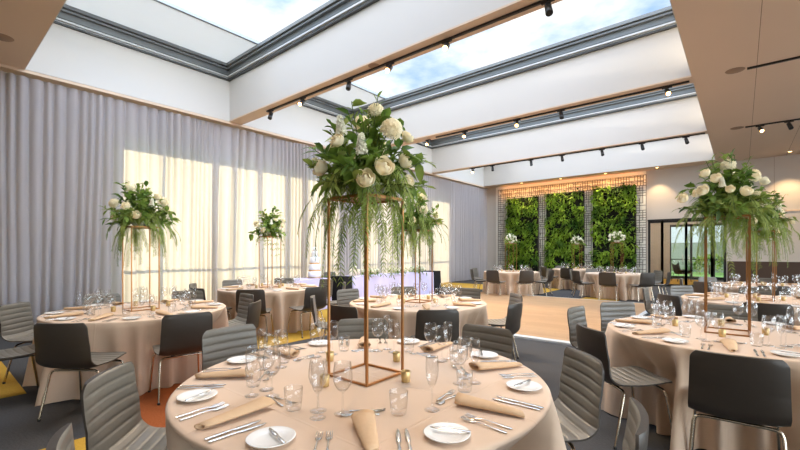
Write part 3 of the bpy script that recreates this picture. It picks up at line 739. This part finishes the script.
table(T1c, 'T1', 'front table', 3, R0=.95, base=1, skip=('nearest',), over={'near left': (3, 1.0, -18), 'left': (6, .95, -4), 'far left': (-1, 1.17, 2), 'farthest': (0, 1.03), 'far right': (-3, .99), 'right': (-1, .93, -2), 'near right': (0, .98, 12)},
      arr=lambda p, z: arrangement(p, z, 5, 'large cream rose and fern arrangement on the front table stand, above centre', 'tall flower arrangements', blooms=B1, nb=66, nf=46))
T2c = at(141, 4.76)
table(T2c, 'T2', 'left curtain table', 8, over={'near left': (6, 1.14, -12), 'nearest': (0, 1.05, -10), 'near right': (-4, 1.02), 'right': (-6, .97), 'far left': (1, 1.03)},
      arr=lambda p, z: arrangement(p, z, 21, 'leafy white flower arrangement on the left table before the curtain', 'tall flower arrangements', nb=64, nf=44, S=1.04))
T3c = at(270, 7.7)
table(T3c, 'T3', 'cake-side table', 12, level=2, arr=lambda p, z: arrangement(p, z, 33, 'white flower arrangement on the table left of the cake', 'tall flower arrangements', nb=40, nf=18, lod=2, S=1.0))
T4c = at(417.5, 5.5)
table(T4c, 'T4', 'centre table', 15, level=2, arr=lambda p, z: arrangement(p, z, 41, 'leafy flower arrangement on the centre table, seen past the large one', 'tall flower arrangements', nb=50, nf=40, lod=1, S=1.05))
R1c = at(731, 3.38); R1s = at(727, 3.4)
B2 = []
for kind, px, py, dep, r in (('rose', 703, 190, .22, .046), ('rose', 697, 193, .1, .04), ('rose', 683, 198, .1, .045), ('rose', 705, 173, .08, .042), ('rose', 716, 178, .2, .045), ('hyd', 728, 166, .05, .06), ('rose', 730, 189, .3, .034), ('rose', 746, 191, .28, .046), ('hyd', 752, 176, .12, .06), ('rose', 764, 181, .0, .04), ('hyd', 757, 196, .1, .045), ('stock', 722, 183, .25, .03), ('rose', 730, 176, -.2, .05), ('rose', 745, 185, -.22, .05)):
    t = 3.4-dep*.78; B2.append((kind, ((px-400)/FX)*t - ((727-400)/FX)*3.4, CH + (HZ-py)/FX*t - (TT+.97), dep*.78, r))
B2 = [(k, x, z, d, r*.86) for k, x, z, d, r in B2]
table(R1c, 'R1', 'right front table', 19, base=1, stand_px=R1s, over={'nearest': (1, 1.06, 0), 'near left': (6, 1.0, -9), 'left': (-6, .97, 0), 'far left': (3, 1.08, 0), 'farthest': (0, 1.05, 0)}, skip=('right', 'near right'),
      arr=lambda p, z: arrangement(p, z, 52, 'large cream rose arrangement on the right front table stand', 'tall flower arrangements', blooms=B2, nb=72, nf=42, bowl=False))
R2c = at(760, 5.7)
table(R2c, 'R2', 'second right table', 23, level=2, skip=('right',), arr=lambda p, z: arrangement(p, z, 61, 'trailing flower arrangement on the second right table, behind the nearer one', 'tall flower arrangements', nb=48, nf=44, lod=1, S=1.1))
R3c = at(766, 8.1)
table(R3c, 'R3', 'third right table', 27, level=2, skip=('right',), arr=lambda p, z: arrangement(p, z, 62, 'flower arrangement on the third right table, mostly hidden', 'tall flower arrangements', nb=20, nf=14, lod=2, S=1.0))
F1c = at(511, 14.0); F2c = at(577, 16.0); F3c = at(617, 12.8)
table(F1c, 'F1', 'left green-wall table', 31, level=1, arr=lambda p, z: arrangement(p, z, 71, 'small white flower arrangement before the left green wall panel', 'tall flower arrangements', nb=14, nf=6, lod=2, S=.75, white=True, nbl=22))
table(F2c, 'F2', 'middle green-wall table', 35, level=1, arr=lambda p, z: arrangement(p, z, 72, 'small white flower arrangement before the middle green wall panel', 'tall flower arrangements', nb=14, nf=6, lod=2, S=.8, white=True, nbl=22))
table(F3c, 'F3', 'right green-wall table', 39, level=1, arr=lambda p, z: arrangement(p, z, 73, 'small white flower arrangement before the right green wall panel', 'tall flower arrangements', nb=14, nf=6, lod=2, S=.8, white=True, nbl=24))
# ------------------------------------------------------------------ head table, cake table, black side tables
def box_cloth(x0, x1, y0, y1, h, amp, n, flare, name, mat, label, cat):
    cx, cy = (x0+x1)/2, (y0+y1)/2; hx, hy = (x1-x0)/2, (y1-y0)/2; per = []; N = 50
    for (ax, ay), (bx, by) in (((-hx,-hy),(hx,-hy)), ((hx,-hy),(hx,hy)), ((hx,hy),(-hx,hy)), ((-hx,hy),(-hx,-hy))):
        L = math.hypot(bx-ax, by-ay); k = max(6, int(L*18)); nx, ny = (by-ay)/L, -(bx-ax)/L
        for i in range(k): per.append((ax+(bx-ax)*i/k, ay+(by-ay)*i/k, nx if i else nx, ny, L*i/k))
    m = M(); rows = []
    for f in (0, .02, .3, .65, 1):
        row = []
        for x, y, nx, ny, s in per:
            w = (flare*f + amp*f*(.5+.5*math.sin(s*n)))
            row.append((x+nx*w, y+ny*w, h-.004 - (h-.016)*f if f else h))
        rows.append(row)
    m.grid(rows, True); m.add(rows[0], [tuple(range(len(per)))])
    return tag(m.build(name, mat, loc=(cx, cy, 0)), label, cat)
box_cloth(-8.5, -7.75, 7.32, 10.95, .76, .02, 21, .015, 'tablecloth', 'lav', 'lavender cloth over the long head table along the curtain', 'tablecloth')
box_cloth(-8.6, -7.9, 5.62, 6.72, .76, .025, 24, .02, 'tablecloth', 'lav', 'lavender cloth over the small cake table', 'tablecloth')
box_cloth(-8.05, -7.6, 6.84, 7.16, .80, .01, 20, .02, 'tablecloth', 'black', 'black cloth on a stand between cake table and head table', 'tablecloth')
box_cloth(-8.3, -7.85, 11.12, 11.5, .78, .01, 20, .06, 'tablecloth', 'black', 'black cloth on a stand at the right end of the head table', 'tablecloth')
ck = at(314.5, 10.35); cake = empty('wedding_cake', (ck.x, ck.y, .762)); tag(cake, 'tall white tiered wedding cake with gold ribbon bands', 'cake')
m = M(); m.lathe([(0, 0), (.2, 0), (.2, .012), (0, .012)], 24, caps=False); m.build('cake_board', 'gold', cake)
z = .012
for r, h, rib in ((.165, .16, 0), (.145, .185, 1), (.122, .175, 1), (.078, .145, 0), (.05, .11, 0)):
    m = M(); m.lathe([(0, z), (r, z), (r, z+h-.012), (r-.012, z+h), (0, z+h)], 28, caps=False); t = m.build('tier', 'icing', cake)
    if rib: m = M(); m.lathe([(r+.001, z+.002), (r+.004, z+.002), (r+.004, z+.028), (r+.001, z+.028)], 28, caps=False); m.build('ribbon', 'ribbon', t)
    z += h
def garland(p, ln, seed, lab):
    rnd = random.Random(seed); r = empty('garland', (p.x, p.y, .785)); tag(r, lab, 'garland', 'head table garlands')
    m = M(); m.tube([(.02*math.sin(i), -ln/2+ln*i/8, .02) for i in range(9)], .008, 5, 1)
    for k in range(150):
        q = Vector((rnd.gauss(.02, .07), rnd.uniform(-ln/2, ln/2), .02)); q.z = .03 + rnd.uniform(0, .13) - max(0, q.x-.09)*1.2
        leaf(m, q, Vector((rnd.gauss(.5, .7), rnd.gauss(0, .7), rnd.gauss(.1, .5))), Vector((0, 0, 1)), rnd.uniform(.07, .13), rnd.uniform(.025, .045))
    m.build('foliage', ['leaf', 'stem'], r)
    for k in range(7): bloom('rose', r, Vector((rnd.uniform(0, .1), ln*(-.45+.15*k), rnd.uniform(.08, .15))), k, .055, True)
garland(Vector((-7.82, 8.02, 0)), .55, 1, 'leafy white flower garland on the head table, left of three')
garland(Vector((-7.82, 9.15, 0)), .8, 2, 'leafy white flower garland on the head table, middle of three')
garland(Vector((-7.82, 10.1, 0)), .7, 3, 'leafy white flower garland on the head table, right of three')
r = empty('garland', (ck.x+.05, ck.y+.24, .765)); tag(r, 'short sprig of greenery laid beside the wedding cake', 'garland')
m = M(); rnd = random.Random(8); m.tube([(0, -.15, .01), (.01, .15, .012)], .004, 5)
for k in range(34): leaf(m, Vector((0, rnd.uniform(-.15, .15), .012)), Vector((rnd.gauss(.3, .8), rnd.gauss(0, .6), .3)), Vector((0, 0, 1)), .07, .03)
m.build('foliage', 'leaf', r)
for k, (px, t, h) in enumerate(((351, 11.1, .2), (354.5, 11.2, .27), (358, 11.35, .18))):
    p = at(px, t); r = empty('pillar_candle', (p.x, p.y, .762)); tag(r, 'white pillar candle on the head table, %s of the three' % ('left', 'tallest', 'right')[k], 'candle', 'white pillar candles')
    m = M(); m.lathe([(0, 0), (.055, 0), (.055, h-.006), (.05, h), (0, h-.004)], 18, caps=False); m.build('wax', 'wax', r)
    m = M(); m.tube([(0, 0, h-.005), (.002, 0, h+.012)], .002, 5); m.build('wick', 'rubber', r)
put_chair(Vector((-9.0, 7.85, 0)), -PI/2, 'grey leather chair behind the left end of the lavender head table', 'chairs along the head table')
# lounge chair and hedge seen through the glazed doors
r = empty('lounge_chair', (-2.25, 24.0, 0), rad(-60)); tag(r, 'black lounge chair in the foyer beyond the glazed doors', 'lounge chair')
m = M(); rows = []
for i in range(9):
    u = i/8; y = .34-.62*u if u < .62 else -.044-.62*(u-.0)*.42+.02; zz = .40-.05*u if u < .62 else .37 + (u-.62)*1.15
    rows.append([((-.36+.72*j/8), y + .03*abs(j-4)/4*0, zz + .16*(abs(j-4)/4)**3) for j in range(9)])
m.grid(rows); m.grid([[(p[0], p[1]-.01, p[2]-.035) for p in rw] for rw in rows], flip=True); m.build('seat_shell', 'rubber', r)
for sx in (-1, 1):
    for sy in (-1, 1): m = M(); m.tube([(sx*.25, sy*.22, .36), (sx*.3, sy*.3, 0)], .012); m.build('leg', 'rubber', r)
rg = random.Random(3)
for i in range(5):
    x = -8 + 3.2*i; r = empty('hedge_shrub', (x, 33+rg.uniform(-.5, .5), -.02)); tag(r, 'green shrub outside the foyer window, %s from the left' % ORD[i], 'shrub', 'shrubs outside the foyer')
    m = M()
    for k in range(420):
        d = Vector((rg.gauss(0, 1), rg.gauss(0, 1), abs(rg.gauss(0, .9)))).normalized(); q = Vector((d.x*1.3, d.y*.7, .15+d.z*1.0))*rg.uniform(.75, 1.05)
        leaf(m, q, d + Vector((rg.gauss(0, .5), rg.gauss(0, .5), .2)), Vector((0, 0, 1)), .3, .15)
    m.build('foliage', 'living', r)
    m = M(); m.tube([(0, 0, 0), (0, 0, .6)], .05); m.build('trunk', 'brownwood', r)
# ------------------------------------------------------------------ sky, sun, camera
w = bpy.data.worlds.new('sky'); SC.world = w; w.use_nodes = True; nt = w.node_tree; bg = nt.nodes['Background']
tc = nt.nodes.new('ShaderNodeTexCoord'); mp = nt.nodes.new('ShaderNodeMapping'); mp.inputs['Location'].default_value = (2.3, .4, 1.1); mp.inputs['Scale'].default_value = (1, 1, 2.2)
n = nt.nodes.new('ShaderNodeTexNoise'); n.inputs['Scale'].default_value = 3.2; n.inputs['Detail'].default_value = 7; n.inputs['Roughness'].default_value = .55
rp = nt.nodes.new('ShaderNodeValToRGB'); e = rp.color_ramp.elements; e[0].position = .42; e[0].color = (.36, .56, .90, 1); e[1].position = .60; e[1].color = (1.12, 1.08, 1.02, 1)
e2 = e.new(.51); e2.color = (.74, .86, 1.02, 1)
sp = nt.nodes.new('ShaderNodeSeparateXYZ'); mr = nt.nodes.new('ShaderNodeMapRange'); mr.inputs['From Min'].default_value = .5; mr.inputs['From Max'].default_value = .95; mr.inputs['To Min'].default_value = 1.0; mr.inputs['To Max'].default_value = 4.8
mu = nt.nodes.new('ShaderNodeVectorMath'); mu.operation = 'SCALE'
L_ = nt.links.new
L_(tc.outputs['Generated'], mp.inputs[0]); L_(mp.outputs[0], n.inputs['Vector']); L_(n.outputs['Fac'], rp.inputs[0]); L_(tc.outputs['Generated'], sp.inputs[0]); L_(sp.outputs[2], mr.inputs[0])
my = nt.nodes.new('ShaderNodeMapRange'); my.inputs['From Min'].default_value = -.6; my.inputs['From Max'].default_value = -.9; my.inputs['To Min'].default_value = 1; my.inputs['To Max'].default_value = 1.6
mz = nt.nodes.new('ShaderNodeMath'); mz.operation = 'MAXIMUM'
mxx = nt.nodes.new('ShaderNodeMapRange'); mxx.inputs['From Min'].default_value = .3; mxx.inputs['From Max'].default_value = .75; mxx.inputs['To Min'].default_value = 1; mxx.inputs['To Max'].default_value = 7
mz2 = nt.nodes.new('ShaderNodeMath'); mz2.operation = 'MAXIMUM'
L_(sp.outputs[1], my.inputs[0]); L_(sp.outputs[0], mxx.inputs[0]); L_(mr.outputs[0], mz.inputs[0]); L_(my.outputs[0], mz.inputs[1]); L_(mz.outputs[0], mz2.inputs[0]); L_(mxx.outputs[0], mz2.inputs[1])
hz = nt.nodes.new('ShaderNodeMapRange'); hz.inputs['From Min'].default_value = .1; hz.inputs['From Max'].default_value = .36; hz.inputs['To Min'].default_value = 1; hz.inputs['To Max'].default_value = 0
hm = nt.nodes.new('ShaderNodeMix'); hm.data_type = 'RGBA'; hm.inputs['B'].default_value = (.86, .98, 1.02, 1)
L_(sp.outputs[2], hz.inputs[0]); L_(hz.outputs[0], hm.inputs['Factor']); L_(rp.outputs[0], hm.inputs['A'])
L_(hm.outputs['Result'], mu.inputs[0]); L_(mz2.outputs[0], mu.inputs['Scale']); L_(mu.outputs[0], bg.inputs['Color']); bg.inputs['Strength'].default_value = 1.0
s = bpy.data.lights.new('sun', 'SUN'); s.energy = 8.2; s.color = (1, .91, .76); s.angle = rad(1.5)
o = bpy.data.objects.new('sun', s); C.objects.link(o); o.rotation_euler = Vector((1, .05, -.16)).to_track_quat('-Z', 'Y').to_euler()
cam = bpy.data.cameras.new('camera'); cam.lens = FX/800*36; cam.sensor_width = 36; cam.shift_y = (HZ-225)/800; cam.clip_start = .05; cam.clip_end = 300
o = bpy.data.objects.new('camera', cam); C.objects.link(o); o.location = (0, 0, CH); o.rotation_euler = (PI/2, 0, YAW); SC.camera = o
SC.view_settings.view_transform = 'Standard'; SC.view_settings.look = 'None'; SC.view_settings.gamma = 1; SC.view_settings.exposure = 0.28; SC.view_settings.use_curve_mapping = False
SC.cycles.use_denoising = True; SC.cycles.max_bounces = 10; SC.cycles.transparent_max_bounces = 24; SC.cycles.diffuse_bounces = 5; SC.cycles.sample_clamp_indirect = 6
